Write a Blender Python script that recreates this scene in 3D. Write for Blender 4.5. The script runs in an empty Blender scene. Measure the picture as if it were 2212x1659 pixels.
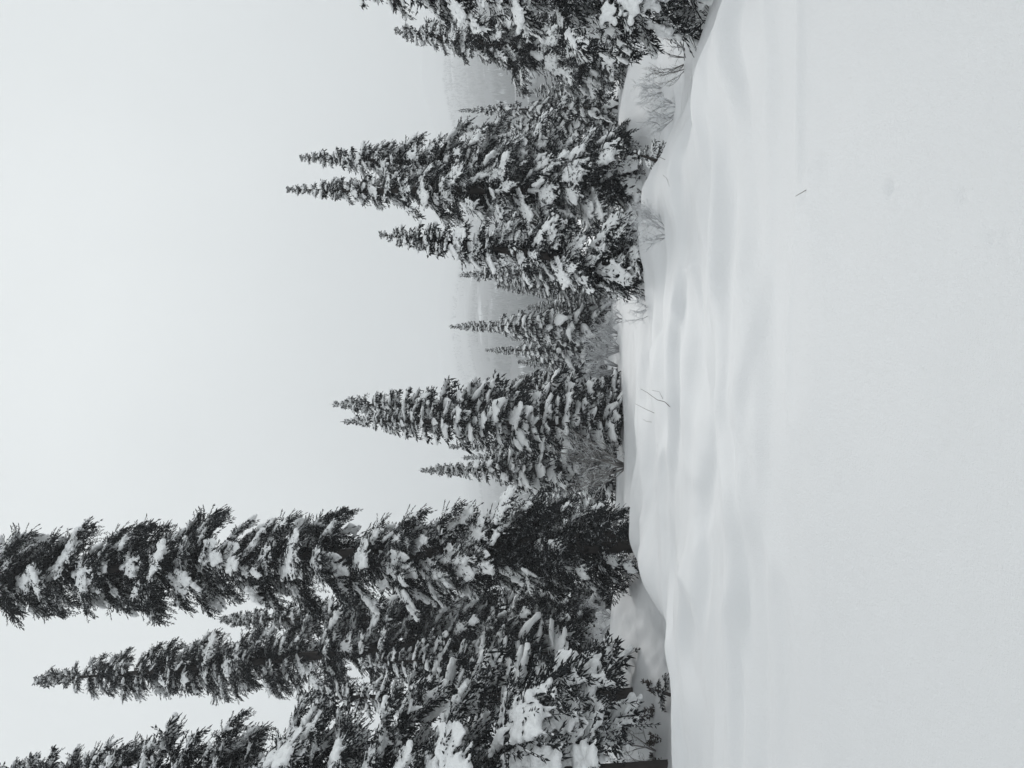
import bpy, bmesh, math, random
import numpy as np
from mathutils import Matrix, Vector

# ------------------------------------------------------------------ camera
R = math.radians
sc = bpy.context.scene
col = sc.collection
FPX = 1659.0                       # focal length in pixels of a 2212 x 1659 picture
PITCH = math.atan((1200 - 1106) / FPX)
EYE = np.array([0.0, 0.0, 1.65])
FWD = np.array([0, math.cos(PITCH), math.sin(PITCH)])
UPV = np.array([0, -math.sin(PITCH), math.cos(PITCH)])
cam_d = bpy.data.cameras.new('camera')
cam_d.sensor_width = 36.0
cam_d.lens = 27.0
cam_d.clip_start = 0.05
cam_d.clip_end = 20000
cam = bpy.data.objects.new('camera', cam_d)
col.objects.link(cam)
# the phone was held on its side: the picture's right is the ground, its top is the right-hand side
m = Matrix(((-UPV[0], 1, -FWD[0], EYE[0]),
            (-UPV[1], 0, -FWD[1], EYE[1]),
            (-UPV[2], 0, -FWD[2], EYE[2]),
            (0, 0, 0, 1)))
cam.matrix_world = m
sc.camera = cam

# ------------------------------------------------------------------ overcast sky
SUN_EL, SUN_AZ = R(33), R(8)     # azimuth from +Y (ahead) towards +X
w = bpy.data.worlds.new('World')
sc.world = w
w.use_nodes = True
nt = w.node_tree
nt.nodes.clear()
out = nt.nodes.new('ShaderNodeOutputWorld')
bg = nt.nodes.new('ShaderNodeBackground')
sky = nt.nodes.new('ShaderNodeTexSky')
sky.sky_type = 'NISHITA'
sky.sun_disc = False
sky.sun_elevation = SUN_EL
sky.sun_rotation = SUN_AZ
hsv = nt.nodes.new('ShaderNodeHueSaturation')
hsv.inputs['Saturation'].default_value = 0.12
nt.links.new(sky.outputs[0], hsv.inputs['Color'])
tc = nt.nodes.new('ShaderNodeTexCoord')
nz = nt.nodes.new('ShaderNodeTexNoise')
nz.inputs['Scale'].default_value = 2.6
nz.inputs['Detail'].default_value = 4.0
nt.links.new(tc.outputs['Generated'], nz.inputs['Vector'])
cl = nt.nodes.new('ShaderNodeMix')
cl.data_type = 'RGBA'
cl.inputs[6].default_value = (6.4, 6.7, 6.72, 1)     # cloud deck, in the sky texture's own units
cl.inputs[7].default_value = (9.5, 9.85, 9.8, 1)
nt.links.new(nz.outputs['Fac'], cl.inputs[0])
mx = nt.nodes.new('ShaderNodeMix')
mx.data_type = 'RGBA'
mx.inputs[0].default_value = 0.94
nt.links.new(hsv.outputs[0], mx.inputs[6])
nt.links.new(cl.outputs[2], mx.inputs[7])
nt.links.new(mx.outputs[2], bg.inputs['Color'])
bg.inputs['Strength'].default_value = 0.103
nt.links.new(bg.outputs[0], out.inputs['Surface'])

sun_d = bpy.data.lights.new('sun', 'SUN')
sun_d.energy = 2.05
sun_d.angle = R(12)
sun_d.color = (1.0, 0.985, 0.96)
sun = bpy.data.objects.new('sun', sun_d)
col.objects.link(sun)
sd = Vector((math.sin(SUN_AZ) * math.cos(SUN_EL), math.cos(SUN_AZ) * math.cos(SUN_EL), math.sin(SUN_EL)))
sun.rotation_euler = sd.to_track_quat('Z', 'Y').to_euler()
sun.location = (0, 0, 60)

vs = sc.view_settings
vs.view_transform = 'Standard'
vs.look = 'None'
vs.exposure = 0.0
vs.gamma = 1.0
vs.use_curve_mapping = False
sc.render.engine = 'CYCLES'
cy = sc.cycles
cy.max_bounces = 10
cy.diffuse_bounces = 4
cy.volume_bounces = 6
cy.use_denoising = True
cy.denoising_prefilter = 'ACCURATE'

# ------------------------------------------------------------------ helpers
def ray(X, Y):
    """direction through the pixel (X, Y) of the 2212 x 1659 picture"""
    d = FWD + np.array([1.0, 0, 0]) * (829.5 - Y) / FPX + UPV * (1106 - X) / FPX
    return d

def at_depth(X, Y, depth):
    d = ray(X, Y)
    return EYE + d * (depth / d[1])

def tag(o, label=None, cat=None, group=None, kind=None):
    if label: o['label'] = label
    if cat: o['category'] = cat
    if group: o['group'] = group
    if kind: o['kind'] = kind
    return o

def link(o, parent=None):
    col.objects.link(o)
    if parent is not None:
        o.parent = parent
    return o

def empty(name, loc):
    o = bpy.data.objects.new(name, None)
    o.empty_display_size = 0.2
    o.location = loc
    return link(o)

def mesh_np(name, V, F, mat, smooth=False):
    """V (n,3), F (m,3) or (m,4) int arrays"""
    V = np.ascontiguousarray(V, dtype=np.float32)
    F = np.ascontiguousarray(F, dtype=np.int32)
    me = bpy.data.meshes.new(name)
    k = F.shape[1]
    me.vertices.add(len(V))
    me.vertices.foreach_set('co', V.ravel())
    me.loops.add(F.size)
    me.loops.foreach_set('vertex_index', F.ravel())
    me.polygons.add(len(F))
    me.polygons.foreach_set('loop_start', np.arange(0, F.size, k, dtype=np.int32))
    me.polygons.foreach_set('loop_total', np.full(len(F), k, dtype=np.int32))
    if smooth:
        me.polygons.foreach_set('use_smooth', np.ones(len(F), dtype=bool))
    me.materials.append(mat)
    me.update(calc_edges=True)
    me.validate()
    return me

def obj(name, me, parent=None, loc=None):
    o = bpy.data.objects.new(name, me)
    if loc is not None:
        o.location = loc
    return link(o, parent)

def norm(a):
    return a / np.maximum(np.linalg.norm(a, axis=-1, keepdims=True), 1e-9)

class Acc:
    """collects triangle pieces"""
    def __init__(s):
        s.V = []; s.F = []; s.n = 0
    def add(s, V, F):
        s.V.append(V); s.F.append(F + s.n); s.n += len(V)
    def get(s):
        return np.concatenate(s.V), np.concatenate(s.F)

def spindles(P, D, l, r, rng, bend=0.0):
    """three-sided spindles: P base, D unit direction, l length, r radius"""
    n = len(P)
    ref = np.where(np.abs(D[:, 2:3]) > 0.9, np.array([[1.0, 0, 0]]), np.array([[0, 0, 1.0]]))
    U = norm(np.cross(D, ref)); W = np.cross(U, D)
    ph = rng.uniform(0, 6.28, n)
    V = np.zeros((n, 5, 3))
    V[:, 0] = P
    mid = P + D * (l * 0.45)[:, None]
    for k in range(3):
        a = ph + k * 2.0944
        V[:, 1 + k] = mid + (U * np.cos(a)[:, None] + W * np.sin(a)[:, None]) * r[:, None]
    V[:, 4] = P + D * l[:, None] + np.array([0, 0, 1.0]) * (bend * l)[:, None] if np.ndim(bend) else P + D * l[:, None]
    f = np.array([[0, 2, 1], [0, 3, 2], [0, 1, 3], [4, 1, 2], [4, 2, 3], [4, 3, 1]])
    F = (f[None] + (np.arange(n) * 5)[:, None, None]).reshape(-1, 3)
    return V.reshape(-1, 3), F

def tube(pts, rad, sides=4):
    pts = np.asarray(pts, float); rad = np.asarray(rad, float)
    n = len(pts)
    T = norm(np.gradient(pts, axis=0))
    ref = np.array([0, 0, 1.0]) if abs(T[:, 2].mean()) < 0.8 else np.array([1.0, 0, 0])
    U = norm(np.cross(T, ref)); W = np.cross(T, U)
    a = np.arange(sides) * 2 * math.pi / sides
    V = pts[:, None] + rad[:, None, None] * (U[:, None] * np.cos(a)[None, :, None] + W[:, None] * np.sin(a)[None, :, None])
    V = np.concatenate([V.reshape(-1, 3), pts[:1], pts[-1:]])
    i = np.arange(n - 1)[:, None]; j = np.arange(sides)[None]; j2 = (j + 1) % sides
    A = i * sides + j; B = i * sides + j2; C = A + sides; D = B + sides
    F = np.concatenate([np.stack([A, B, D], -1).reshape(-1, 3), np.stack([A, D, C], -1).reshape(-1, 3)])
    jj = np.arange(sides); jn = (jj + 1) % sides
    c0 = np.stack([np.full(sides, n * sides), jn, jj], -1)
    c1 = np.stack([np.full(sides, n * sides + 1), (n - 1) * sides + jj, (n - 1) * sides + jn], -1)
    return V, np.concatenate([F, c0, c1])

# smooth value noise on the plane
_tab = np.random.RandomState(5).rand(256, 256)
def vnoise(x, y, s=1.0, ox=0.0, oy=0.0):
    x = np.asarray(x, float) * s + ox + 1000; y = np.asarray(y, float) * s + oy + 1000
    xi = np.floor(x).astype(int); yi = np.floor(y).astype(int)
    fx = x - xi; fy = y - yi
    fx = fx * fx * fx * (fx * (fx * 6 - 15) + 10); fy = fy * fy * fy * (fy * (fy * 6 - 15) + 10)
    g = lambda a, b: _tab[a % 256, b % 256]
    return ((g(xi, yi) * (1 - fx) + g(xi + 1, yi) * fx) * (1 - fy)
            + (g(xi, yi + 1) * (1 - fx) + g(xi + 1, yi + 1) * fx) * fy) * 2 - 1

def sstep(a, b, x):
    t = np.clip((x - a) / (b - a), 0, 1)
    return t * t * (3 - 2 * t)

# ------------------------------------------------------------------ materials
def new_mat(name):
    mt = bpy.data.materials.new(name)
    mt.use_nodes = True
    return mt, mt.node_tree, mt.node_tree.nodes['Principled BSDF']

def snow_mat(name, colr, bumps, coarse=None, var=0.03, rough=0.75):
    mt, t, p = new_mat(name)
    p.inputs['Roughness'].default_value = rough
    p.inputs['Specular IOR Level'].default_value = 0.25
    g = t.nodes.new('ShaderNodeNewGeometry')
    n = t.nodes.new('ShaderNodeTexNoise')
    n.inputs['Scale'].default_value = 1.7
    n.inputs['Detail'].default_value = 5
    t.links.new(g.outputs['Position'], n.inputs['Vector'])
    mixc = t.nodes.new('ShaderNodeMix'); mixc.data_type = 'RGBA'
    mixc.inputs[6].default_value = (*[c - var for c in colr], 1)
    mixc.inputs[7].default_value = (*[min(0.95, c + var) for c in colr], 1)
    t.links.new(n.outputs['Fac'], mixc.inputs[0])
    t.links.new(mixc.outputs[2], p.inputs['Base Color'])
    prev = None
    for scale, dist, stren in bumps:
        nn = t.nodes.new('ShaderNodeTexNoise')
        nn.inputs['Scale'].default_value = scale
        nn.inputs['Detail'].default_value = 3
        t.links.new(g.outputs['Position'], nn.inputs['Vector'])
        b = t.nodes.new('ShaderNodeBump')
        b.inputs['Strength'].default_value = stren
        b.inputs['Distance'].default_value = dist
        t.links.new(nn.outputs['Fac'], b.inputs['Height'])
        if prev is not None:
            t.links.new(prev.outputs[0], b.inputs['Normal'])
        prev = b
    if prev is not None:
        t.links.new(prev.outputs[0], p.inputs['Normal'])
    return mt

M_FIELD = snow_mat('snow_field', (0.685, 0.694, 0.706), [(6.0, 0.010, 0.5), (60.0, 0.006, 0.6), (170.0, 0.004, 0.8)], var=0.012, rough=0.6)
M_FIELD.node_tree.nodes['Principled BSDF'].inputs['Specular IOR Level'].default_value = 0.5
M_SNOW = snow_mat('snow_load', (0.90, 0.91, 0.92), [(12.0, 0.05, 0.7), (32.0, 0.025, 0.7), (80.0, 0.01, 0.6)], var=0.04)

def snow_dusted(name, base, base2, amount, nscale, up0=0.25, up1=0.7, rough=0.8):
    """dark plant matter with fresh snow lying on whatever faces up"""
    mt, t, p = new_mat(name)
    p.inputs['Roughness'].default_value = rough
    p.inputs['Specular IOR Level'].default_value = 0.06
    g = t.nodes.new('ShaderNodeNewGeometry')
    oi = t.nodes.new('ShaderNodeObjectInfo')
    n = t.nodes.new('ShaderNodeTexNoise')
    n.inputs['Scale'].default_value = nscale
    n.inputs['Detail'].default_value = 3
    t.links.new(g.outputs['Position'], n.inputs['Vector'])
    sep = t.nodes.new('ShaderNodeSeparateXYZ')
    t.links.new(g.outputs['Normal'], sep.inputs[0])
    up = t.nodes.new('ShaderNodeMapRange'); up.interpolation_type = 'SMOOTHSTEP'
    up.inputs['From Min'].default_value = up0; up.inputs['From Max'].default_value = up1
    t.links.new(sep.outputs['Z'], up.inputs['Value'])
    nr = t.nodes.new('ShaderNodeMapRange')
    nr.inputs['From Min'].default_value = 0.62 - 0.3 * amount; nr.inputs['From Max'].default_value = 0.72 - 0.3 * amount
    t.links.new(n.outputs['Fac'], nr.inputs['Value'])
    mul = t.nodes.new('ShaderNodeMath'); mul.operation = 'MULTIPLY'
    t.links.new(up.outputs[0], mul.inputs[0]); t.links.new(nr.outputs[0], mul.inputs[1])
    bc = t.nodes.new('ShaderNodeMix'); bc.data_type = 'RGBA'
    bc.inputs[6].default_value = (*base, 1); bc.inputs[7].default_value = (*base2, 1)
    n2 = t.nodes.new('ShaderNodeTexNoise'); n2.inputs['Scale'].default_value = 3.0
    t.links.new(g.outputs['Position'], n2.inputs['Vector'])
    t.links.new(n2.outputs['Fac'], bc.inputs[0])
    fin = t.nodes.new('ShaderNodeMix'); fin.data_type = 'RGBA'
    fin.inputs[7].default_value = (0.78, 0.80, 0.82, 1)
    t.links.new(mul.outputs[0], fin.inputs[0]); t.links.new(bc.outputs[2], fin.inputs[6])
    t.links.new(fin.outputs[2], p.inputs['Base Color'])
    return mt

M_NEEDLE = snow_dusted('spruce_needles', (0.013, 0.015, 0.017), (0.026, 0.029, 0.031), 0.32, 7.0, 0.3, 0.7)
M_BARK = snow_dusted('bark', (0.035, 0.031, 0.030), (0.075, 0.066, 0.062), 0.2, 6.0, 0.3, 0.7)
M_TWIG = snow_dusted('bare_twigs', (0.16, 0.15, 0.145), (0.28, 0.27, 0.26), 0.9, 20.0, -0.1, 0.5)
M_FROST = snow_dusted('frosted_twigs', (0.36, 0.36, 0.37), (0.55, 0.55, 0.56), 1.0, 20.0, -0.2, 0.4)
M_LEAF = snow_dusted('dead_leaves', (0.055, 0.045, 0.040), (0.10, 0.085, 0.075), 0.3, 30.0, 0.5, 0.9)
M_STICK = snow_dusted('sticks', (0.12, 0.105, 0.10), (0.20, 0.18, 0.17), 0.3, 30.0, 0.5, 0.9)
M_WOOD = snow_dusted('far_forest', (0.03, 0.035, 0.038), (0.06, 0.07, 0.075), 0.05, 0.02, 0.1, 0.6)
M_SLOPE = snow_dusted('mountain_slope', (0.03, 0.035, 0.04), (0.07, 0.075, 0.08), 0.0, 0.012, 0.0, 0.4)

def add_mist_fade(mt, z0, z1):  # mist fade painted into the colour: upper slope pales to snow, hiding the ridge
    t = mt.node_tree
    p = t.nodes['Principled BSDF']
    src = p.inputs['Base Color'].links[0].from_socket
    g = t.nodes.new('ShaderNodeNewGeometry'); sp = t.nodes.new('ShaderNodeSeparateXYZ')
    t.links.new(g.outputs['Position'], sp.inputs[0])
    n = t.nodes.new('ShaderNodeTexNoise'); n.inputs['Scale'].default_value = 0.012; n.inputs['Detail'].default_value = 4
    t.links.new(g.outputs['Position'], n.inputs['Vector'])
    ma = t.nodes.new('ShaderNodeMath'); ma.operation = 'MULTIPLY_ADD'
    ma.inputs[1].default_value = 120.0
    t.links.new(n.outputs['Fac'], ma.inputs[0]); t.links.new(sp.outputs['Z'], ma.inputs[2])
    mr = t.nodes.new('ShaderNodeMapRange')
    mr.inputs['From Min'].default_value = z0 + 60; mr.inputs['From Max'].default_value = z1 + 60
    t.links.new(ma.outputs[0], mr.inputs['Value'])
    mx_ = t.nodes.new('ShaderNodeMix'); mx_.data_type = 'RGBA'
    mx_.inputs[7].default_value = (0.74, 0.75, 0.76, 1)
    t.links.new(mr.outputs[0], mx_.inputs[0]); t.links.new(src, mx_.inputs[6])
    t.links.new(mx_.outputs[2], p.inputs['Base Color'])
add_mist_fade(M_SLOPE, 110, 300)

# ------------------------------------------------------------------ snow field
def gauss(x, y, cx, cy_, sx, sy, rot=0.0):
    c, s = math.cos(rot), math.sin(rot)
    dx, dy = x - cx, y - cy_
    u = dx * c + dy * s; v = -dx * s + dy * c
    return np.exp(-0.5 * ((u / sx) ** 2 + (v / sy) ** 2))

def ground(x, y):
    x = np.asarray(x, float); y = np.asarray(y, float)
    r = np.hypot(x, y)
    yy = np.maximum(y, 0)
    z = -0.025 * np.clip(yy - 5, 0, 55) - 0.02 * np.clip(r - 60, 0, 200)
    near = np.exp(-(r / 55.0) ** 2)
    # wide swells
    z = z + near * 0.05 * vnoise(x, y, 0.22) * sstep(3, 9, r)
    # wind-packed lips: small steps that rise away from the camera and then ease off
    def lip(y0, hgt, wdt, fall, wav, sc_, ox, x0, x1):
        c = y0 + 1.25 * wav * vnoise(x, y * 0.55, sc_, ox, 3.3) + 0.3 * wav * vnoise(x, y, sc_ * 2.6, ox, 9.7)
        d = y - c
        a = sstep(x0 - 1.5, x0 + 0.8, x) * (1 - sstep(x1 - 0.8, x1 + 1.5, x))
        a = a * np.clip(0.85 + 0.6 * vnoise(x, y * 0.3, 0.55, ox + 7, 1.1), 0.2, 1.4)
        return hgt * a * sstep(-wdt, wdt, d) * np.exp(-np.clip(d, 0, None) / fall)
    z = z + lip(6.0, 0.085, 0.20, 1.0, 0.75, 0.40, 1.3, -5.0, 0.3)
    z = z + lip(6.5, 0.16, 0.22, 1.2, 0.55, 0.35, 5.1, 0.2, 5.0)
    z = z + lip(7.5, 0.19, 0.20, 1.3, 0.80, 0.42, 11.7, -7.0, 1.4)
    z = z + lip(8.0, 0.15, 0.28, 1.2, 0.60, 0.40, 14.2, 1.0, 6.0)
    z = z + lip(9.0, 0.18, 0.26, 1.3, 0.80, 0.45, 17.7, -7.0, 6.0)
    z = z + lip(10.6, 0.2, 0.30, 1.6, 0.9, 0.42, 23.9, -9.0, 5.0)
    z = z + lip(12.8, 0.22, 0.40, 2.0, 0.9, 0.40, 31.1, -4.0, 7.0)
    z = z + lip(15.0, 0.18, 0.50, 2.0, 0.9, 0.40, 37.1, -3.0, 4.0)
    z = z + lip(4.7, 0.035, 0.45, 1.5, 0.5, 0.4, 41.1, -4.0, 4.0)
    # long wind streaks running across, on the right
    st = vnoise(x * 0.30 + y * 0.18, y - 0.30 * x, 1.35, 3.0, 8.0)
    z = z + 0.055 * st * sstep(4.5, 7, y) * (1 - sstep(14, 22, y))
    st = vnoise(x * 0.40, y + 0.2 * x, 2.3, 13.0, 2.0)
    z = z + 0.022 * st * sstep(5, 8, y) * (1 - sstep(14, 22, y))
    # overlapping crescent drifts
    for (sx_, sy_, ox_, amp, ya, yb) in ((0.42, 1.0, 3.1, 0.075, 5.6, 16), (0.62, 1.55, 8.7, 0.045, 5.2, 15), (0.30, 0.75, 15.3, 0.085, 8.5, 20)):
        wx = x + 0.9 * vnoise(x, y, 0.5, ox_, 1.0); wy = y + 0.55 * vnoise(x, y, 0.6, 2.0, ox_)
        rg = 1 - np.sqrt(vnoise(wx * sx_, wy * sy_, 1.0, ox_, 5.5) ** 2 + 0.012)
        z = z + 1.05 * amp * (rg ** 3 - 0.4) * sstep(ya - 0.8, ya + 1.0, y + 0.5 * vnoise(x, y, 0.4, 7, ox_)) * (1 - sstep(yb, yb + 5, y))
    # bank edge on the right: behind it the ground falls into a hollow
    d = x - (3.05 + 0.22 * vnoise(y, x, 0.5, 4, 4) - 0.05 * np.clip(y - 9, 0, 4))
    along = sstep(4.4, 6.2, y) * (1 - sstep(15, 24, y))
    z = z + (0.05 * np.exp(-((d + 0.2) / 0.5) ** 2) - 0.55 * sstep(0.0, 1.5, d)) * along
    # mounds
    z = z + 0.36 * gauss(x, y, -3.40, 16.6, 0.65, 0.8)
    z = z + 0.42 * gauss(x, y, -3.2, 13.4, 0.50, 0.8, -0.25)
    z = z + 0.14 * gauss(x, y, -2.1, 15.6, 0.9, 1.2)
    z = z + 0.32 * gauss(x, y, 3.9, 12.6, 0.85, 1.5)
    z = z + 0.20 * gauss(x, y, 2.3, 15.5, 0.9, 1.3)
    z = z + 0.62 * gauss(x, y, -7.6, 21.2, 2.3, 1.6)
    z = z + 0.50 * gauss(x, y, -10.5, 17.6, 2.6, 1.2, 0.3)
    z = z - 0.55 * gauss(x, y, -5.2, 14.4, 1.25, 1.9)
    z = z - 0.35 * gauss(x, y, -3.9, 19.4, 0.8, 0.8)
    z = z + 0.45 * gauss(x, y, 6.6, 21.0, 1.6, 1.6)
    z = z + 0.10 * vnoise(x, y, 0.9, 21, 5) * sstep(2.6, 4.2, x) * sstep(9, 12, y) * near + 0.05 * vnoise(x, y, 1.9, 2, 25) * sstep(2.6, 4.2, x) * sstep(9, 12, y) * near
    for (cx, cy_) in ((-7.07, 17.5), (-7.9, 22.5), (-7.7, 24.0), (-3.94, 19.5), (-7.05, 14.0)):
        z = z + 0.16 * gauss(x, y, cx, cy_, 0.42, 0.42)
    # fine drift texture on the shaded bank and in the hollow
    z = z + 0.05 * vnoise(x, y, 3.3, 2, 7) * (gauss(x, y, -7.0, 17.0, 2.5, 2.6) + gauss(x, y, 5.2, 13.5, 1.6, 3.0))
    z = z + 0.012 * vnoise(x, y, 2.0, 12, 7) * sstep(3, 7, y) * near
    # little pits and clods in the foreground
    for (px, py, sr, dz) in PITS:
        z = z + dz * gauss(x, y, px, py, sr, sr * 1.3)
    return z

PITS = []
def flat_hit(X, Y):
    d = ray(X, Y); s = (0.0 - EYE[2]) / d[2]
    return EYE + d * s
for (X, Y, sr, dz) in ((1925, 405, 0.028, -0.03), (1932, 412, 0.03, 0.012), (2082, 422, 0.02, -0.012), (2140, 517, 0.018, -0.012),
                       (2170, 517, 0.02, -0.012), (1742, 410, 0.05, -0.02), (1770, 375, 0.07, 0.018), (1755, 395, 0.05, 0.015)):
    q = flat_hit(X, Y)
    PITS.append((q[0], q[1], sr, dz))

def build_ground():
    th = np.concatenate([np.linspace(-180, -34, 60, endpoint=False), np.linspace(-34, 34, 420, endpoint=False), np.linspace(34, 180, 60, endpoint=False)])
    th = np.radians(th)
    rr = [0.25]
    while rr[-1] < 2900:
        q = rr[-1]
        k = 0.08 if q < 1.8 else 0.0095 if q < 14 else 0.014 if q < 45 else 0.05
        rr.append(q * (1 + k))
    rr = np.array(rr)
    T, Q = np.meshgrid(th, rr)
    x = np.sin(T) * Q; y = np.cos(T) * Q
    z = ground(x, y)
    nr, ntn = x.shape
    V = np.stack([x, y, z], -1).reshape(-1, 3)
    V = np.concatenate([V, [[0, 0, float(ground(0, 0))]]])
    i = np.arange(nr - 1)[:, None]; j = np.arange(ntn)[None]; j2 = (j + 1) % ntn
    A = i * ntn + j; B = i * ntn + j2
    F = np.concatenate([np.stack([A, A + ntn, B + ntn], -1).reshape(-1, 3), np.stack([A, B + ntn, B], -1).reshape(-1, 3)])
    c = nr * ntn
    F = np.concatenate([F, np.stack([np.full(ntn, c), np.arange(ntn), (np.arange(ntn) + 1) % ntn], -1)])
    F = F[:, ::-1]
    me = mesh_np('ground', V, F, M_FIELD, smooth=True)
    o = obj('snow_ground', me)
    tag(o, 'smooth wind-rippled snowfield in front of the trees', None, None, 'structure')
build_ground()

# ------------------------------------------------------------------ mountain in the mist
def mtn_h(x, y):
    r = np.hypot(x, y); a = np.degrees(np.arctan2(x, y))
    top = 0.135 + 0.015 * sstep(-8, 14, a) - 0.05 * sstep(-4, -16, a) + 0.012 * np.sin(a * 0.35)
    t = np.clip((r - 340) / 2360, 0, 1.0)
    el = -0.012 + (top + 0.012) * t ** 0.45
    return el * r + 24 * vnoise(x, y, 0.0035) * t + 5 * vnoise(x, y, 0.011) * np.minimum(1, t * 5)

def build_mountain():
    th = np.radians(np.linspace(-48, 48, 170)); rr = np.geomspace(330, 2700, 120)
    T, Q = np.meshgrid(th, rr)
    x = np.sin(T) * Q; y = np.cos(T) * Q; z = mtn_h(x, y)
    nr, n = x.shape
    V = np.stack([x, y, z], -1).reshape(-1, 3)
    i = np.arange(nr - 1)[:, None]; j = np.arange(n - 1)[None]
    A = i * n + j
    F = np.concatenate([np.stack([A, A + 1 + n, A + n], -1).reshape(-1, 3), np.stack([A, A + 1, A + n + 1], -1).reshape(-1, 3)])
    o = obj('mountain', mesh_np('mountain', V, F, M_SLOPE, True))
    tag(o, 'mountainside fading up into the mist', None, None, 'structure')
    rng = np.random.RandomState(3)
    n = 42000
    a = np.radians(rng.uniform(-34, 34, n)); r = 350 * (2000 / 350) ** rng.rand(n)
    x = np.sin(a) * r; y = np.cos(a) * r
    keep = vnoise(x, y, 0.006, 9, 2) + 0.5 * vnoise(x, y, 0.02, 1, 6) > -0.45
    keep &= ~((vnoise(x, y, 0.02, 31, 17) > 0.72))
    x, y = x[keep], y[keep]; n = len(x)
    z = mtn_h(x, y) - 0.6
    h = rng.uniform(3.5, 7.5, n) * (0.8 + 0.4 * rng.rand(n)); w_ = h * rng.uniform(0.16, 0.24, n)
    ph = rng.uniform(0, 6.28, n)
    V = np.zeros((n, 5, 3)); 
    for k in range(4):
        V[:, k] = np.stack([x + w_ * np.cos(ph + k * 1.5708), y + w_ * np.sin(ph + k * 1.5708), z], -1)
    V[:, 4] = np.stack([x, y, z + h], -1)
    f = np.array([[0, 1, 4], [1, 2, 4], [2, 3, 4], [3, 0, 4]])
    F = (f[None] + (np.arange(n) * 5)[:, None, None]).reshape(-1, 3)
    o = obj('far_forest', mesh_np('far_forest', V.reshape(-1, 3), F, M_WOOD))
    tag(o, 'misty conifer forest covering the far mountainside', 'forest', None, 'stuff')
build_mountain()

# ------------------------------------------------------------------ boughs
def ico_template(sub):
    bm = bmesh.new()
    bmesh.ops.create_icosphere(bm, subdivisions=sub, radius=1.0)
    V = np.array([v.co[:] for v in bm.verts]); F = np.array([[v.index for v in f.verts] for f in bm.faces])
    bm.free()
    return V, F
ICO_V, ICO_F = ico_template(2)
ICO1_V, ICO1_F = ico_template(1)

def blobs(C, Rr, flat, tmpl=None):
    V0, F0 = tmpl or (ICO1_V, ICO1_F)
    n = len(C)
    S = np.stack([Rr, Rr, Rr * flat], -1)
    V = C[:, None] + V0[None] * S[:, None]
    F = F0[None] + (np.arange(n) * len(V0))[:, None, None]
    return V.reshape(-1, 3), F.reshape(-1, 3)

def remeshed(name, V, F, voxel, smooth_it, mat):
    me = mesh_np(name + '_raw', V, F, mat)
    o = bpy.data.objects.new('tmp', me)
    col.objects.link(o)
    md = o.modifiers.new('r', 'REMESH'); md.mode = 'VOXEL'; md.voxel_size = voxel; md.use_smooth_shade = True
    if smooth_it:
        s = o.modifiers.new('s', 'SMOOTH'); s.factor = 0.5; s.iterations = smooth_it
    dg = bpy.context.evaluated_depsgraph_get()
    ev = o.evaluated_get(dg)
    out_me = bpy.data.meshes.new_from_object(ev)
    bpy.data.objects.remove(o)
    bpy.data.meshes.remove(me)
    out_me.name = name
    if not out_me.materials:
        out_me.materials.append(mat)
    return out_me

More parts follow.
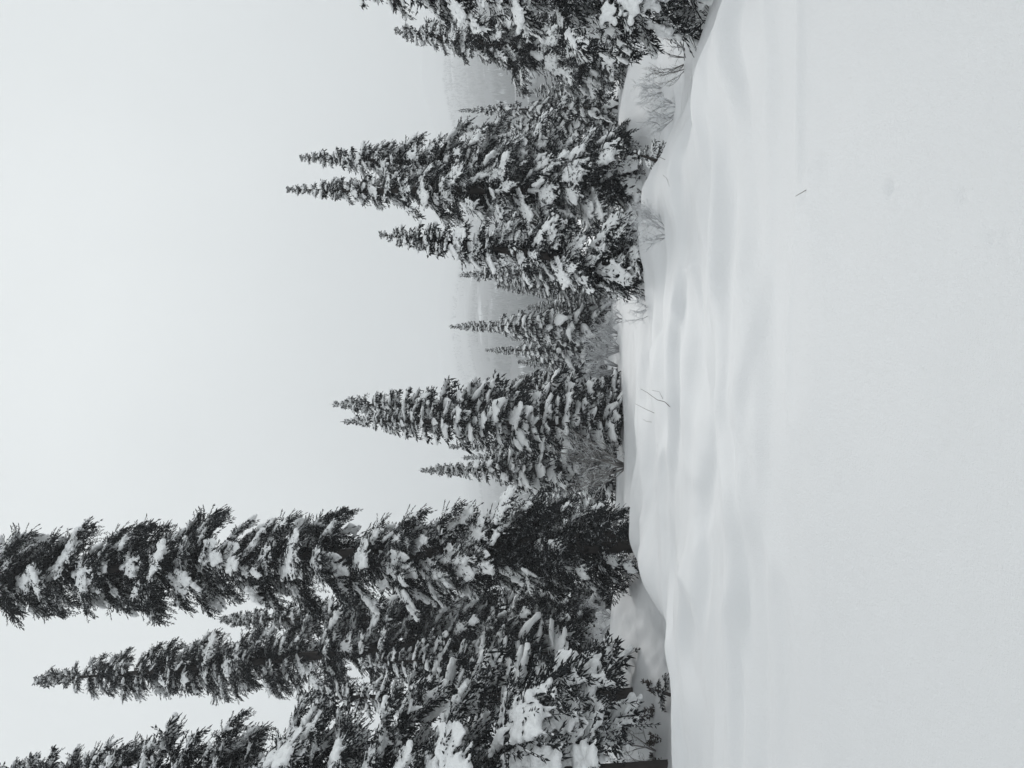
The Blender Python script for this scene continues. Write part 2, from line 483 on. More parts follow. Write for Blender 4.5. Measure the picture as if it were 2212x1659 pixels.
def bough_data(seed, L, a0, a1, wid, step, sp_l, sp_r, snow, sp_step, hang=0.5, bare=0.0):
    """one bough growing along +X from the origin; returns foliage and raw snow arrays and its reach"""
    rng = np.random.RandomState(seed)
    n = max(6, int(L / step))
    t = np.linspace(0, 1, n)
    ang = a0 + (a1 - a0) * t ** 1.15 + 0.12 * np.sin(t * 7 + rng.uniform(0, 6))
    ds = L / (n - 1)
    px = np.concatenate([[0], np.cumsum(np.cos(ang[:-1]) * ds)])
    pz = np.concatenate([[0], np.cumsum(np.sin(ang[:-1]) * ds)])
    py = 0.10 * L * np.sin(t * 3 + rng.uniform(0, 6)) * t
    P = np.stack([px, py, pz], -1)
    T = norm(np.gradient(P, axis=0))
    acc = Acc()
    acc.add(*tube(P, 0.012 * L ** 0.5 * (1.15 - t) + 0.003, 4))
    SP, SD, SL = [], [], []
    BC, BR = [], []
    side_v = np.array([0, 1.0, 0]); down = np.array([0, 0, -1.0])
    prof_t = lambda q: min(1, q / 0.55) ** 0.75 * (1 - q) ** 0.45 * 1.25 + 0.08
    # where the snow has piled up: a few pillows scattered over the spray
    pil = []
    if snow > 0:
        for _ in range(max(1, int(round((1.3 + 2.3 * L) * (0.35 + 0.85 * snow) * rng.uniform(0.7, 1.3))))):
            tc_ = rng.uniform(0.28, 0.95)
            off = rng.uniform(-0.75, 0.75) * wid * L * prof_t(tc_)
            i = int(tc_ * (n - 1))
            c = P[i] + side_v * off + T[i] * abs(off) * 0.6 + down * abs(off) * 0.35
            pil.append((c, (0.062 + 0.072 * L ** 0.75) * (0.45 + 0.65 * snow) * rng.uniform(0.5, 1.3), T[i]))
    for i in range(n):
        if t[i] < 0.06:
            continue
        prof = prof_t(t[i])
        for s in (-1, 1):
            if rng.rand() < 0.10:
                continue
            l = wid * L * prof * rng.uniform(0.55, 1.25)
            phi = R(rng.uniform(30, 68))
            dr = rng.uniform(-0.1, 0.5) * (1 + hang)
            d0 = norm(T[i] * math.cos(phi) + side_v * s * math.sin(phi) + down * dr * 0.5)
            k = max(2, int(l / sp_step))
            u = np.linspace(0, 1, k + 1)
            Q = P[i] + d0 * (u * l)[:, None] + down * (0.45 * dr * l * u ** 2)[:, None]
            if l > 0.10:
                acc.add(*tube(Q[[0, k // 2, k]] if k > 2 else Q, np.full(3 if k > 2 else k + 1, 0.0045), 3))
            TQ = norm(np.gradient(Q, axis=0))
            if rng.rand() >= bare:
                for q in range(1, k + 1):
                    for s2 in (-1, 1):
                        if rng.rand() < 0.12: continue
                        lat = norm(np.cross(TQ[q], down)) * s2
                        dd = TQ[q] * rng.uniform(0.6, 1.1) + lat * rng.uniform(0.3, 1.0) + down * rng.uniform(-0.35, 0.65) * (0.5 + hang)
                        SP.append(Q[q] - TQ[q] * 0.02); SD.append(dd); SL.append(sp_l * rng.uniform(0.55, 1.2) * (0.75 + 0.25 * (1 - u[q])))
                SP.append(Q[k]); SD.append(TQ[k] + rng.uniform(-0.2, 0.2, 3)); SL.append(sp_l * rng.uniform(0.7, 1.1))
            thin = rng.rand() < 0.30 * snow
            for q in range(k + 1):
                for (c, rp, tp) in pil:
                    dist = np.linalg.norm(Q[q] - c)
                    if dist < rp * 2.6 and rng.rand() < 0.95 - 0.2 * dist / rp:
                        rr_ = min(rp * 0.5, sp_r * rng.uniform(1.1, 2.1)) * (1.25 - 0.25 * dist / rp)
                        BC.append(Q[q] + np.array([0, 0, rr_ * 0.4])); BR.append(rr_)
                        if q < k:
                            BC.append((Q[q] + Q[q + 1]) / 2 + np.array([0, 0, rr_ * 0.4])); BR.append(rr_ * 0.9)
                        break
                else:
                    if thin:                         # a thin line of snow along the twig
                        rr_ = sp_r * rng.uniform(0.8, 1.35)
                        BC.append(Q[q] + np.array([0, 0, rr_ * 0.4])); BR.append(rr_)
                        if q < k:
                            BC.append((Q[q] + Q[q + 1]) / 2 + np.array([0, 0, rr_ * 0.4])); BR.append(rr_)
                    elif rng.rand() < 0.05 * snow:     # odd puffs
                        rr_ = sp_r * rng.uniform(0.9, 2.0)
                        BC.append(Q[q] + np.array([0, 0, rr_ * 0.5])); BR.append(rr_)
        # hanging sprigs below the spine
        for _ in range(int(4 * hang + rng.rand())):
            SP.append(P[i] + rng.uniform(-0.07, 0.07, 3)); SD.append(down + rng.uniform(-0.7, 0.7, 3) + T[i] * 0.3); SL.append(sp_l * rng.uniform(0.9, 1.9))
        if snow > 0.85 and 0.2 < t[i] < 0.97 and rng.rand() < 0.8:
            rr_ = (0.03 + 0.03 * L) * rng.uniform(0.6, 1.3)
            BC.append(P[i] + np.array([0, 0, rr_ * 0.5])); BR.append(rr_)
    for (c, rp, tp) in pil:
        m_ = 18
        a = rng.uniform(0, 6.28, m_); q = rng.rand(m_) ** 0.6
        for x_, y_ in zip(np.cos(a) * q * 1.4, np.sin(a) * q * 0.95):
            rr_ = rp * rng.uniform(0.28, 0.52)
            BC.append(c + tp * x_ * rp + side_v * y_ * rp + np.array([0, 0, rr_ * 0.45 + 0.10 * rp])); BR.append(rr_)
    SP.append(P[-1]); SD.append(T[-1]); SL.append(sp_l * 1.2)
    SP = np.array(SP); SD = norm(np.array(SD)); SL = np.array(SL)
    acc.add(*spindles(SP, SD, SL, sp_r * rng.uniform(0.7, 1.15, len(SP)) * np.clip(SL / sp_l, 0.6, 1.2), rng))
    sn = None
    if BC:
        sn = blobs(np.array(BC), np.array(BR), 0.78)
    return acc.get(), sn, float(px.max())

class Bough:
    pass
def make_bough(name, voxel, it, **kw):
    b = Bough()
    (V, F), sn, b.reach = bough_data(**kw)
    b.V, b.F = V, F
    b.me = mesh_np(name, V, F, M_NEEDLE)
    b.snow = remeshed(name + '_snow', sn[0], sn[1], voxel, it, M_SNOW) if sn is not None else None
    b.load = kw['snow']
    return b

LIB = {'U': [], 'T': [], 'S': [], 'M': [], 'L': [], 'B': [], 'F': []}
rnd = random.Random(11)
SNOWS = (1.0, 0.85, 0.7, 0.55, 0.95, 0.4, 0.75, 0.6, 0.9, 0.3)
for k in range(6):
    LIB['T'].append(make_bough('tuft', 0.014, 2, seed=600 + k, L=0.30, a0=R(rnd.uniform(15, 35)), a1=R(rnd.uniform(-15, 20)), wid=0.62,
                               step=0.045, sp_l=0.10, sp_r=0.021, snow=(1.0, 0.9, 0.7, 1.0, 0.8, 0.5)[k], sp_step=0.045, hang=0.5))
for k in range(8):
    LIB['S'].append(make_bough('bough_short', 0.014, 2, seed=100 + k, L=0.5, a0=R(rnd.uniform(-5, 25)), a1=R(rnd.uniform(-45, 5)), wid=0.55,
                               step=0.042, sp_l=0.095, sp_r=0.016, snow=(1.0, 0.8, 0.6, 0.9, 0.7, 0.45, 0.95, 0.85)[k], sp_step=0.05, hang=0.45))
for k in range(10):
    LIB['M'].append(make_bough('bough_medium', 0.019, 2, seed=200 + k, L=1.05, a0=R(rnd.uniform(-25, 12)), a1=R(rnd.uniform(-70, -22)), wid=0.46,
                               step=0.046, sp_l=0.12, sp_r=0.0175, snow=SNOWS[k], sp_step=0.052, hang=0.65))
for k in range(10):
    LIB['L'].append(make_bough('bough_long', 0.025, 2, seed=300 + k, L=1.8, a0=R(rnd.uniform(-28, 6)), a1=R(rnd.uniform(-70, -30)), wid=0.40,
                               step=0.052, sp_l=0.13, sp_r=0.0185, snow=SNOWS[k], sp_step=0.056, hang=0.75))
for k in range(4):   # half-bare hanging boughs
    LIB['B'].append(make_bough('bough_bare', 0.020, 2, seed=400 + k, L=1.6, a0=R(-20), a1=R(rnd.uniform(-85, -60)), wid=0.34,
                               step=0.09, sp_l=0.15, sp_r=0.016, snow=(0.5, 0.3, 0.4, 0.6)[k], sp_step=0.10, hang=0.3, bare=0.65))
for k in range(8):   # coarse ones for distant trees
    LIB['F'].append(make_bough('bough_far', 0.074, 1, seed=500 + k, L=0.85, a0=R(rnd.uniform(-15, 20)), a1=R(rnd.uniform(-60, -15)), wid=0.50,
                               step=0.11, sp_l=0.18, sp_r=0.029, snow=(1.4, 1.2, 1.3, 1.0, 1.1, 1.35, 1.25, 1.15)[k], sp_step=0.125, hang=0.5))
for k in range(6):   # coarse tufts for their tops
    LIB['U'].append(make_bough('tuft_far', 0.040, 1, seed=700 + k, L=0.32, a0=R(rnd.uniform(10, 35)), a1=R(rnd.uniform(-15, 20)), wid=0.60,
                               step=0.07, sp_l=0.12, sp_r=0.026, snow=(1.4, 1.3, 1.1, 1.4, 1.2, 0.9)[k], sp_step=0.08, hang=0.5))
for b in LIB['F'] + LIB['U']:
    b.sV = np.array([v.co[:] for v in b.snow.vertices])
    b.snow.calc_loop_triangles()
    b.sF = np.array([tt.vertices[:] for tt in b.snow.loop_triangles])

# ------------------------------------------------------------------ trees
def interp_prof(prof, h):
    hs = [p[0] for p in prof]; rs = [p[1] for p in prof]
    return float(np.interp(h, hs, rs))

def trunk_mesh(axis, H, r0, seed, name='trunk'):
    rng = np.random.RandomState(seed)
    n = 26
    t = np.linspace(-0.04, 0.985, n)
    pts = np.outer(t, axis)
    pts[:, 0] += 0.012 * H * np.sin(t * 5 + rng.uniform(0, 6)) * t * (1 - t)
    rad = r0 * (1 - t) ** 0.85 + 0.008
    rad[:3] *= np.array([1.35, 1.2, 1.08])
    V, F = tube(pts, rad, 10)
    return mesh_np(name, V, F, M_BARK, smooth=True), pts, t

def spots(H, prof, clear, rng, dense, jit=(0.6, 1.18)):
    """heights, azimuths and wanted reach for the boughs of a tree, bottom to top"""
    out_ = []
    h = clear
    az = rng.uniform(0, 6.28)
    while h < H - 0.10:
        r_ = interp_prof(prof, h / H)
        k = 6 if r_ > 0.8 else 5
        dh = (0.075 + 0.22 * min(1.4, r_)) / dense * rng.uniform(0.85, 1.2)
        for q in range(k):
            az += 6.2832 / k + rng.normal(0, 0.3)
            out_.append((min(H - 0.05, h + rng.uniform(-0.6, 0.6) * dh), az, r_ * rng.uniform(*jit)))
        az += 0.55
        h += dh
    return out_

N_TREES = [0]
def near_tree(tip, base, depth, prof, label, snow=0.8, clear=0.5, dense=1.0, trunk_r=0.16, bare=0.0, tilt=0.0, seed=None, group=None, zoff=0.0, jit=(0.6, 1.18), low=0.0):
    """a tree close enough for its boughs to be told apart: tree > trunk, bough > snow_load"""
    N_TREES[0] += 1
    seed = seed or 900 + N_TREES[0]
    rng = np.random.RandomState(seed)
    bx = at_depth(base[0], base[1], depth)
    gz = float(ground(bx[0], bx[1])) + zoff
    root = np.array([bx[0], depth, gz])
    top = at_depth(tip[0], tip[1], depth)
    axis = top - root
    H = axis[2]
    t_o = empty('spruce_tree', root)
    tag(t_o, label, 'tree', group)
    me, pts, tt = trunk_mesh(axis, H, trunk_r, seed)
    obj('trunk', me, t_o)
    for (h, az, reach) in spots(H, prof, clear, rng, dense, jit):
        f = h / H
        p = np.array([np.interp(f, tt, pts[:, c]) for c in range(3)])
        want = snow if f > low else snow * 0.45
        if bare and f < 0.45 and rng.rand() < bare: cls = 'B'
        elif reach < 0.26: cls = 'T'
        elif reach < 0.45: cls = 'S'
        elif reach < 0.95: cls = 'M'
        else: cls = 'L'
        lib = LIB[cls]
        # snow preference: higher 'snow' picks the heavier loads
        wts = np.array([math.exp(-((b.load - (want + rng.normal(0, 0.18))) / 0.2) ** 2) + 0.02 for b in lib])
        b = lib[rng.choice(len(lib), p=wts / wts.sum())]
        s = min(1.45, max(0.22, reach / b.reach))
        up = 0.0
        if f > 0.9: up = R(25 * (f - 0.9) / 0.1)
        rot = Matrix.Rotation(az, 4, 'Z') @ Matrix.Rotation(-(up + R(tilt) + rng.normal(0, 0.17)), 4, 'Y') @ Matrix.Rotation(rng.normal(0, 0.12), 4, 'X')
        mw = Matrix.Translation(Vector(p)) @ rot @ Matrix.Diagonal((s, s * rng.uniform(0.9, 1.2), s, 1))
        o = obj('bough', b.me, t_o); o.matrix_local = mw
        if b.snow is not None and rng.rand() < 0.55 + 0.5 * want and (f > low or rng.rand() < 0.5):
            tag(obj('snow_load', b.snow, o), kind='stuff')
    # leader
    b = LIB['S'][3]
    for az, s, tl in ((0.3, 0.45, 72), (2.4, 0.3, 45), (4.4, 0.3, 40)):
        f = 0.965
        p = np.array([np.interp(f, tt, pts[:, c]) for c in range(3)])
        o = obj('bough', b.me, t_o)
        s *= min(1.0, max(0.45, H * 0.06))
        o.matrix_local = Matrix.Translation(Vector(p)) @ Matrix.Rotation(az, 4, 'Z') @ Matrix.Rotation(-R(tl), 4, 'Y') @ Matrix.Scale(s, 4)
        tag(obj('snow_load', b.snow, o), kind='stuff')
    return t_o

FAR_MESH = {}
def far_tree(tip, base, depth, wpx, label, seed, group=None, dense=1.0, conic=1.0, share=None, snow=1.25, prof=None, clear=None):
    """smaller trees: trunk, crown, snow_load as one mesh each"""
    bx = at_depth(base[0], base[1], depth)
    root = np.array([bx[0], depth, float(ground(bx[0], depth))])
    top = at_depth(tip[0], tip[1], depth)
    axis = top - root
    H = axis[2]
    rad = wpx / FPX * depth * 0.5
    t_o = empty('spruce_tree', root)
    tag(t_o, label, 'tree', group)
    if share is not None and share in FAR_MESH:
        mt_, mc, ms, H0, r0 = FAR_MESH[share]
        for nm, me in (('trunk', mt_), ('crown', mc), ('snow_load', ms)):
            o = obj(nm, me, t_o)
            o.scale = (rad / r0, rad / r0, H / H0)
            o.rotation_euler = (0, 0, seed * 1.3)
        return t_o
    rng = np.random.RandomState(seed)
    mt_, pts, tt = trunk_mesh(axis, H, 0.012 * H + 0.03, seed)
    obj('trunk', mt_, t_o)
    if prof is not None:
        pass
    elif conic < 1:
        prof = [(0, rad * 0.8), (0.12, rad), (0.45, rad * 0.85), (0.65, rad * 0.5), (0.72, rad * 0.3), (0.9, rad * 0.16), (1, 0.04)]
    else:
        prof = [(0, rad * 0.75), (0.1, rad), (0.3, rad * 0.92), (0.6, rad * 0.58), (0.8, rad * 0.3), (0.93, rad * 0.14), (1, 0.05)]
    ca, sa = Acc(), Acc()
    for (h, az, reach) in spots(H, prof, 0.06 * H if clear is None else clear, rng, dense):
        f = h / H
        p = np.array([np.interp(f, tt, pts[:, c]) for c in range(3)])
        flib = LIB['U'] if reach < 0.26 else LIB['F']
        wts = np.array([math.exp(-((b.load - (snow + rng.normal(0, 0.18))) / 0.2) ** 2) + 0.02 for b in flib])
        b = flib[rng.choice(len(flib), p=wts / wts.sum())]
        s = min(1.9, max(0.30, reach / b.reach))
        rot = Matrix.Rotation(az, 4, 'Z') @ Matrix.Rotation(-(R(40) * max(0, f - 0.85) / 0.15 + rng.normal(0, 0.1)), 4, 'Y') @ Matrix.Rotation(rng.normal(0, 0.12), 4, 'X')
        A = np.array(rot.to_3x3()) * s
        ca.add(b.V @ A.T + p, b.F)
        if rng.rand() < 0.95:
            sa.add(b.sV @ A.T + p, b.sF)
    V, F = spindles(np.array([axis * 0.94]), norm(axis)[None], np.array([0.07 * H]), np.array([0.035]), rng)
    ca.add(V, F)
    V, F = ca.get(); mc = mesh_np('crown', V, F, M_NEEDLE); obj('crown', mc, t_o)
    V, F = sa.get(); ms = mesh_np('snow_load', V, F, M_SNOW, True); tag(obj('snow_load', ms, t_o), kind='stuff')
    if share is not None:
        FAR_MESH[share] = (mt_, mc, ms, H, rad)
    return t_o

# --- left-hand group
near_tree((-260, 1262), (1375, 1165), 19.5,
          [(0, 1.0), (0.10, 1.3), (0.3, 1.35), (0.5, 1.30), (0.7, 1.30), (0.85, 1.15), (0.95, 0.6), (1, 0.1)],
          'tallest dark spruce, its top cut off by the picture edge, behind the snow mound', snow=0.72, clear=1.15, dense=0.90, trunk_r=0.27, tilt=-8, jit=(0.78, 1.06), low=0.2)
near_tree((62, 1471), (1305, 1362), 24.0,
          [(0, 1.2), (0.1, 1.5), (0.3, 1.45), (0.5, 1.15), (0.65, 0.95), (0.8, 0.8), (0.9, 0.5), (0.97, 0.2), (1, 0.05)],
          'tall spire-topped spruce left of the tallest dark spruce', snow=0.7, clear=1.4, dense=0.85, trunk_r=0.24, bare=0.25)
far_tree((470, 1337), (1310, 1330), 25.5, 0, 'half-hidden spruce squeezed between the tallest and the spire-topped spruces', 71,
         prof=[(0, 1.1), (0.3, 1.25), (0.7, 0.8), (0.9, 0.35), (1, 0.06)], snow=1.1, clear=0.8)
far_tree((770, 1432), (1312, 1412), 22.5, 0, 'thin spruce with a bare lower trunk left of the spire-topped spruce', 72,
         prof=[(0, 0.8), (0.3, 1.1), (0.7, 0.65), (0.9, 0.3), (1, 0.06)], snow=1.1, clear=1.5, dense=0.85)
far_tree((640, 1508), (1335, 1500), 17.5, 0, 'slender young spruce just right of the leftmost snow-loaded spruce', 73,
         prof=[(0, 0.9), (0.15, 1.1), (0.4, 0.95), (0.7, 0.55), (0.9, 0.2), (1, 0.05)], snow=1.25, clear=0.6)
near_tree((-70, 1678), (1390, 1668), 14.0,
          [(0, 1.9), (0.12, 2.1), (0.3, 1.75), (0.5, 1.25), (0.7, 0.8), (0.85, 0.45), (0.95, 0.2), (1, 0.05)],
          'leftmost spruce, heavily loaded with big snow pillows, at the picture edge', snow=1.0, clear=2.35, dense=1.0, trunk_r=0.17, tilt=4)

# --- twin spruces left of the middle
far_tree((716, 873), (1342, 878), 26.0, 0, 'taller one of the two joined spruces left of the middle', 74,
         prof=[(0, 0.9), (0.12, 1.05), (0.4, 0.95), (0.7, 0.66), (0.86, 0.36), (0.95, 0.13), (1, 0.03)], snow=1.3, clear=0.3, dense=1.0)
far_tree((737, 911), (1340, 912), 25.0, 0, 'shorter one of the two joined spruces left of the middle', 75,
         prof=[(0, 0.8), (0.12, 0.95), (0.4, 0.9), (0.7, 0.66), (0.86, 0.34), (0.95, 0.12), (1, 0.03)], snow=1.3, clear=0.4, dense=1.0)

# --- right-hand group
near_tree((641, 340), (1325, 365), 21.0,
          [(0, 1.1), (0.12, 1.3), (0.35, 1.1), (0.55, 0.85), (0.7, 0.62), (0.8, 0.42), (0.88, 0.2), (0.95, 0.12), (1, 0.05)],
          'snow-plastered spruce with a narrow tip, right one of the tall pair', snow=1.0, clear=0.9, dense=1.0, trunk_r=0.17, tilt=-10)
near_tree((611, 410), (1348, 412), 20.0,
          [(0, 1.1), (0.12, 1.35), (0.35, 1.2), (0.55, 0.85), (0.7, 0.55), (0.8, 0.35), (0.9, 0.16), (1, 0.05)],
          'snow-plastered spruce with the highest tip, left one of the tall pair on the right', snow=1.0, clear=1.1, dense=1.0, trunk_r=0.18, tilt=-10)
near_tree((813, 506), (1392, 577), 15.0,
          [(0, 0.85), (0.12, 0.95), (0.35, 0.72), (0.6, 0.45), (0.8, 0.25), (0.93, 0.12), (1, 0.04)],
          'leaning spruce with white drooping boughs in front of the tall pair', snow=0.95, clear=0.15, dense=1.1, trunk_r=0.11, tilt=-14)
near_tree((847, 66), (1320, 130), 24.0,
          [(0, 1.5), (0.12, 1.75), (0.35, 1.45), (0.6, 0.95), (0.8, 0.5), (0.93, 0.18), (1, 0.04)],
          'broad dark spruce beside the rightmost cropped spruce', snow=0.7, clear=1.0, dense=1.1, trunk_r=0.15, tilt=-6)
near_tree((690, -45), (1480, -25), 11.5,
          [(0, 0.8), (0.12, 1.25), (0.4, 1.05), (0.65, 0.7), (0.85, 0.35), (0.95, 0.15), (1, 0.04)],
          'rightmost spruce cropped by the picture edge, snow-covered boughs hanging low', snow=0.9, clear=0.6, dense=1.0, trunk_r=0.14, bare=0.5, tilt=-6)

# --- smaller trees behind
far_tree((907, 1016), (1335, 1010), 29, 125, 'spruce with a thin needle tip beside the bare shrub, right of the tallest spruce', 21, conic=0.9, share='thin0')
far_tree((970, 965), (1330, 960), 31, 80, 'slim spruce with a thin tip just left of the joined pair', 22, conic=0.9, share='thin1')
far_tree((998, 989), (1325, 985), 33, 70, 'small spruce between the two thin-tipped spruces', 23, share='full0')
far_tree((1030, 838), (1325, 840), 31, 85, 'spruce peeking out right of the joined pair', 24, share='full1')
far_tree((1118, 813), (1318, 812), 37, 60, 'little spruce with a thin tip left of the frosted shrub', 25, share='full0')
far_tree((1116, 779), (1312, 785), 38, 60, 'little spruce behind the pale frosted shrub', 26, share='full0')
far_tree((1047, 756), (1308, 760), 36, 70, 'slim spruce with a long bare tip left of the tallest middle spruce', 27, conic=0.9, share='thin0')
far_tree((970, 698), (1316, 702), 33, 88, 'tallest spruce in the middle, against the misty mountain', 28, conic=0.9, share='thin0')
far_tree((1100, 728), (1305, 732), 38, 65, 'small spruce tucked behind the tallest middle spruce', 29, share='full1')
far_tree((1138, 665), (1312, 662), 36, 75, 'short snowy spruce right of the tallest middle spruce', 30, share='full0')
far_tree((1070, 627), (1312, 622), 34, 80, 'middle spruce with a snow-blob tip', 31, share='full0')
far_tree((992, 587), (1310, 590), 32, 90, 'spruce left of the leaning white spruce', 32, share='full1')
far_tree((931, 306), (1308, 310), 29, 80, 'thin spruce hidden behind the tall snow-plastered pair', 33, share='full0')
far_tree((987, 274), (1305, 268), 28, 58, 'narrow spruce on the right edge of the tall pair', 34, share='full0')
far_tree((987, 220), (1306, 232), 27, 58, 'slim feathery spruce standing alone right of the tall pair', 35, share='full1')
GAP = 'small spruces filling the gaps behind'
for k, (X, Y, wd, dep, lab) in enumerate((
        (1165, 690, 60, 46, 'small background spruce just right of the tallest middle spruce'),
        (1172, 640, 62, 48, 'small background spruce between the short snowy spruce and the snow-blob-tipped one'),
        (1160, 745, 58, 50, 'small background spruce between the tallest middle spruce and the long-tipped one'),
        (1175, 795, 60, 52, 'small background spruce between the two little thin-tipped spruces'),
        (1150, 850, 66, 48, 'small background spruce behind the spruce right of the joined pair'),
        (1180, 600, 60, 47, 'small background spruce behind the spruce left of the leaning one'),
        (1120, 1050, 80, 42, 'small background spruce in the gap right of the tallest dark spruce'),
        (1090, 1100, 85, 40, 'small background spruce behind the right edge of the tallest dark spruce'),
        (1150, 930, 70, 46, 'small background spruce behind the joined pair'),
        (1130, 470, 75, 40, 'small background spruce between the leaning spruce and the tall right pair'),
        (1110, 250, 70, 38, 'small background spruce between the narrow and the feathery spruce'),
        (1140, 195, 70, 40, 'small background spruce between the feathery spruce and the broad dark one'),
        (1060, 1290, 90, 40, 'small background spruce behind the left edge of the tallest dark spruce'),
        (1150, 1440, 95, 36, 'small background spruce behind the thin spruce on the left bank'),
        (1130, 1380, 90, 42, 'small background spruce behind the spire-topped spruce'),
        (1090, 1560, 95, 34, 'small background spruce behind the leftmost snow-loaded spruce'),
        (1090, 120, 80, 36, 'small background spruce behind the broad dark spruce'),
        (1130, 20, 80, 34, 'small background spruce behind the rightmost cropped spruce'))):
    far_tree((X, Y), (1300, Y), dep, wd, lab, 60 + k, group=GAP, share='full%d' % (k % 2))

# ------------------------------------------------------------------ shrubs and twigs
def branching(rng, p, d, l, r, level, acc, spread=0.6, up=0.15):
    n = 3
    pts = [p]
    dd = d
    for _ in range(n):
        dd = norm(dd + rng.normal(0, 0.16, 3) + np.array([0, 0, up * 0.3]))
        pts.append(pts[-1] + dd * l / n)
    pts = np.array(pts)
    acc.add(*tube(pts, np.linspace(r, r * 0.55, n + 1), 4 if level > 1 else 3))
    if level <= 0:
        return
    for q in range(1, n + 1):
        for _ in range(2 if level > 1 else 2):
            if rng.rand() < 0.25: continue
            nd = norm(dd + rng.normal(0, spread, 3) + np.array([0, 0, up]))
            branching(rng, pts[q], nd, l * rng.uniform(0.45, 0.7), r * 0.5, level - 1, acc, spread, up)

def shrub(X, Y, depth, hgt, nstem, label, seed, mat, level=3, lean=0.5, r0=0.012, up=0.15, group=None):
    rng = np.random.RandomState(seed)
    bx = at_depth(X, Y, depth)
    root = np.array([bx[0], depth, float(ground(bx[0], depth)) - 0.05])
    t_o = empty('bare_shrub', root)
    tag(t_o, label, 'shrub', group)
    for k in range(nstem):
        acc = Acc()
        a = rng.uniform(0, 6.28)
        d = norm(np.array([math.cos(a) * lean, math.sin(a) * lean, 1.0]) + rng.normal(0, 0.1, 3))
        branching(rng, np.array([math.cos(a), math.sin(a), 0]) * 0.06, d, hgt * rng.uniform(0.4, 0.6), r0, level, acc, 0.55, up)
        V, F = acc.get()
        obj('stem', mesh_np('stem', V, F, mat), t_o)
    return t_o

shrub(1345, 1008, 24.0, 2.5, 9, 'bare grey-twigged shrub beside the tallest spruce', 1, M_TWIG, 3, 0.55, 0.034)
shrub(1342, 955, 26.5, 1.2, 5, 'low bare shrub behind the snow crest, left of the joined pair', 2, M_TWIG, 3, 0.6, 0.026)
shrub(1345, 795, 28.0, 2.3, 10, 'pale frosted shrub right of the joined pair', 3, M_FROST, 3, 0.55, 0.034)
shrub(1345, 755, 27.0, 1.5, 8, 'smaller frosted shrub under the slim long-tipped spruce', 4, M_FROST, 3, 0.6, 0.028)
shrub(1338, 690, 25.0, 0.8, 5, 'faint frosted twigs in the snow below the tallest middle spruce', 5, M_FROST, 3, 0.7, 0.018)
shrub(1398, 672, 14.2, 0.55, 5, 'small twiggy shrub poking out of the snow left of the leaning spruce', 6, M_FROST, 3, 0.8, 0.010)
shrub(1430, 508, 12.2, 0.85, 6, 'bare shrub with snowy stems in front of the tall pair', 7, M_FROST, 3, 0.7, 0.012)
shrub(1420, 468, 13.0, 0.55, 5, 'low twiggy shrub below the left one of the tall pair', 8, M_FROST, 3, 0.8, 0.010)
shrub(1372, 240, 16.0, 0.9, 7, 'frosted drooping shrub in the hollow by the broad dark spruce', 9, M_FROST, 3, 0.8, 0.018)
shrub(1395, 130, 13.5, 0.9, 6, 'tangle of bare twigs under the rightmost cropped spruce', 10, M_TWIG, 3, 0.9, 0.016)
shrub(1335, 1340, 21.5, 0.9, 6, 'snowy shrub in the gap left of the tallest spruce', 12, M_FROST, 3, 0.6, 0.022)
shrub(1330, 1440, 24.0, 1.6, 6, 'bare thicket behind the thin spruce trunk on the left bank', 13, M_TWIG, 3, 0.6, 0.024)
shrub(1375, 1630, 15.5, 1.4, 5, 'bare twigs behind the leftmost spruce trunk', 14, M_TWIG, 3, 0.5, 0.02)

shrub(1342, 905, 26.0, 0.8, 6, 'low pale frosted shrub at the foot of the joined pair', 15, M_FROST, 3, 0.7, 0.018)
shrub(1335, 640, 26.0, 0.8, 6, 'low pale frosted shrub under the middle spruces, left of the leaning one', 16, M_FROST, 3, 0.7, 0.018)
shrub(1338, 725, 28.0, 1.1, 7, 'low pale frosted shrub left of the foot of the tallest middle spruce', 17, M_FROST, 3, 0.6, 0.022)
shrub(1365, 200, 17.5, 0.8, 7, 'second frosted shrub in the hollow, nearer the broad dark spruce', 18, M_FROST, 3, 0.8, 0.014)

def ground_hit(X, Y):
    d = ray(X, Y)
    s = 2.0
    while s < 200:
        p = EYE + d * s
        if p[2] < float(ground(p[0], p[1])):
            return p
        s += 0.02 + s * 0.001
    return p

def stick(pix, label, r=0.005, group=None, lift=None):
    """a thin bare twig sticking out of the snow, drawn through a few points of its own upright plane"""
    base = ground_hit(*pix[0])
    pts = [base - np.array([0, 0, 0.06])]
    for i, (X, Y) in enumerate(pix):
        q = at_depth(X, Y, base[1] + 0.04 * i)
        pts.append(q)
    pts = np.array(pts)
    # refine
    t = np.linspace(0, len(pts) - 1, 4 * len(pts))
    pts2 = np.stack([np.interp(t, np.arange(len(pts)), pts[:, c]) for c in range(3)], -1)
    V, F = tube(pts2 - base, np.linspace(r, r * 0.45, len(pts2)), 5)
    o = obj('bare_twig', mesh_np('bare_twig', V, F, M_STICK, True), None, base)
    tag(o, label, 'twig', group)

stick([(1448, 880), (1436, 868), (1420, 864), (1398, 848), (1384, 840)], 'longest bare twig standing in the open snow below the joined pair', 0.006)
stick([(1432, 862), (1424, 846), (1408, 843)], 'short forked twig next to the longest bare twig', 0.004)
stick([(1413, 892), (1395, 884), (1372, 872)], 'slanting bare twig left of the longest one', 0.005)
stick([(1409, 912), (1396, 910), (1388, 905)], 'tiny bent twig leftmost in the open snow', 0.004)
stick([(1742, 410), (1732, 416), (1718, 424)], 'small dark twig lying in the smooth foreground snow', 0.0035)
stick([(1437, 345), (1422, 338), (1408, 325)], 'thin twig poking from the drift below the tall pair', 0.005)
stick([(1446, 402), (1440, 385), (1432, 378)], 'short curved twig in the snow left of the drift', 0.004)

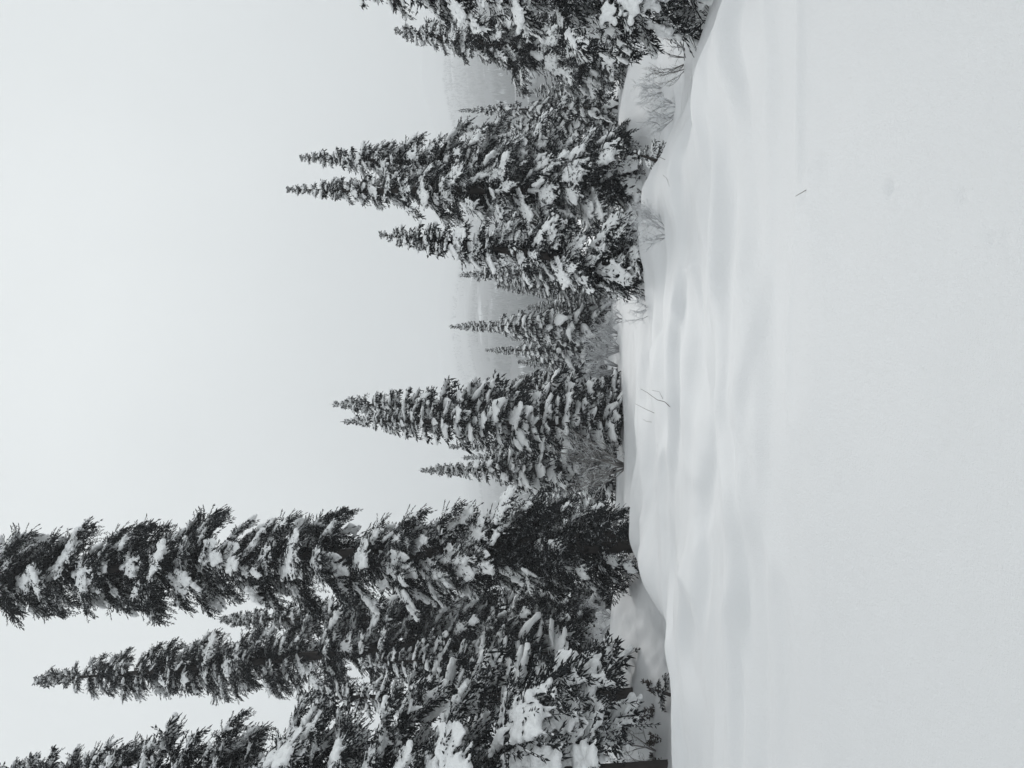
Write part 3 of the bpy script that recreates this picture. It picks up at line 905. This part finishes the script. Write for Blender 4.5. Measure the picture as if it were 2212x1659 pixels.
def leafy_bush(X0, Y0, X1, Y1, label, seed):
    rng = np.random.RandomState(seed)
    a = ground_hit(X0, Y0); b = ground_hit(X1, Y1)
    t_o = empty('leafy_bush', (a + b) / 2)
    tag(t_o, label, 'bush')
    c0 = (a + b) / 2
    for k in range(16):
        f = (k + rng.rand()) / 16
        p = a + (b - a) * f + np.array([rng.normal(0, 0.1), rng.normal(0, 0.25), 0])
        p[2] = float(ground(p[0], p[1])) - 0.03
        st = Acc(); lf = Acc()
        d = norm(np.array([rng.normal(0, 0.6), rng.normal(0, 0.4), 0.8]))
        l = rng.uniform(0.16, 0.42)
        q = np.array([p + d * l * u + np.array([0, 0, -0.12 * u * u]) for u in np.linspace(0, 1, 5)]) - c0
        st.add(*tube(q, np.linspace(0.006, 0.003, 5), 4))
        n = 26
        u = rng.rand(n) ** 0.7 * 4
        P = np.stack([np.interp(u, np.arange(5), q[:, c]) for c in range(3)], -1)
        D = norm(rng.normal(0, 0.8, (n, 3)) + d * 0.7)
        lf.add(*spindles(P, D, rng.uniform(0.05, 0.11, n), rng.uniform(0.010, 0.018, n), rng))
        V, F = st.get(); s_o = obj('stem', mesh_np('stem', V, F, M_STICK), t_o)
        V, F = lf.get(); obj('leaves', mesh_np('leaves', V, F, M_LEAF), s_o)
leafy_bush(1412, 1475, 1425, 1650, 'low brown-leaved bush half buried in the shaded trough at far left', 5)

# little snow-capped sapling and a dark stub under the tall pair
def sapling(X, Y, depth, h, label, seed, snow=True, lean=(0.1, 0)):
    rng = np.random.RandomState(seed)
    bx = at_depth(X, Y, depth)
    root = np.array([bx[0], depth, float(ground(bx[0], depth)) - 0.03])
    t_o = empty('spruce_sapling', root)
    tag(t_o, label, 'sapling')
    axis = np.array([lean[0], lean[1], h])
    me, pts, tt = trunk_mesh(axis, h, 0.03, seed)
    obj('trunk', me, t_o)
    for k in range(9):
        f = 0.25 + 0.75 * k / 9
        b = LIB['S'][k % 6]
        o = obj('bough', b.me, t_o)
        s = 0.75 * (1.15 - f)
        o.matrix_local = Matrix.Translation(Vector(axis * f)) @ Matrix.Rotation(k * 2.4 + rng.rand(), 4, 'Z') @ Matrix.Rotation(R(rng.uniform(-15, 30)), 4, 'Y') @ Matrix.Scale(s, 4)
        if snow: tag(obj('snow_load', b.snow, o), kind='stuff')
sapling(1400, 352, 13.5, 0.50, 'tiny bent sapling capped with snow on the drift', 3, True, (0.18, 0))
sapling(1372, 415, 17.5, 0.55, 'dark stubby sapling without snow under the tall pair', 4, False, (0, 0))
sapling(1362, 1500, 15.5, 0.5, 'dark drooping bough of the leftmost spruce over the bank, built as a sapling', 6, False, (0.15, 0))  # added stand-in for a low bough of the leftmost spruce

# ------------------------------------------------------------------ the misty air
def build_haze():
    X0, Y0, Z0, Z1 = 3100, 3100, -8.0, 500.0
    bm = bmesh.new()
    bmesh.ops.create_cube(bm, size=1.0)
    for v in bm.verts:
        v.co = ((v.co.x) * 2 * X0, v.co.y * 2 * Y0, Z0 if v.co.z < 0 else Z1)
    me = bpy.data.meshes.new('haze'); bm.to_mesh(me); bm.free()
    mt = bpy.data.materials.new('haze'); mt.use_nodes = True
    t = mt.node_tree; t.nodes.clear()
    o_ = t.nodes.new('ShaderNodeOutputMaterial')
    v = t.nodes.new('ShaderNodeVolumePrincipled')
    v.inputs['Color'].default_value = (0.97, 0.985, 1.0, 1)
    v.inputs['Density'].default_value = 0.00096
    v.inputs['Anisotropy'].default_value = 0.0
    t.links.new(v.outputs[0], o_.inputs['Volume'])
    me.materials.append(mt)
    tag(obj('haze', me), 'thin winter mist filling the air', 'haze', None, 'stuff')
build_haze()
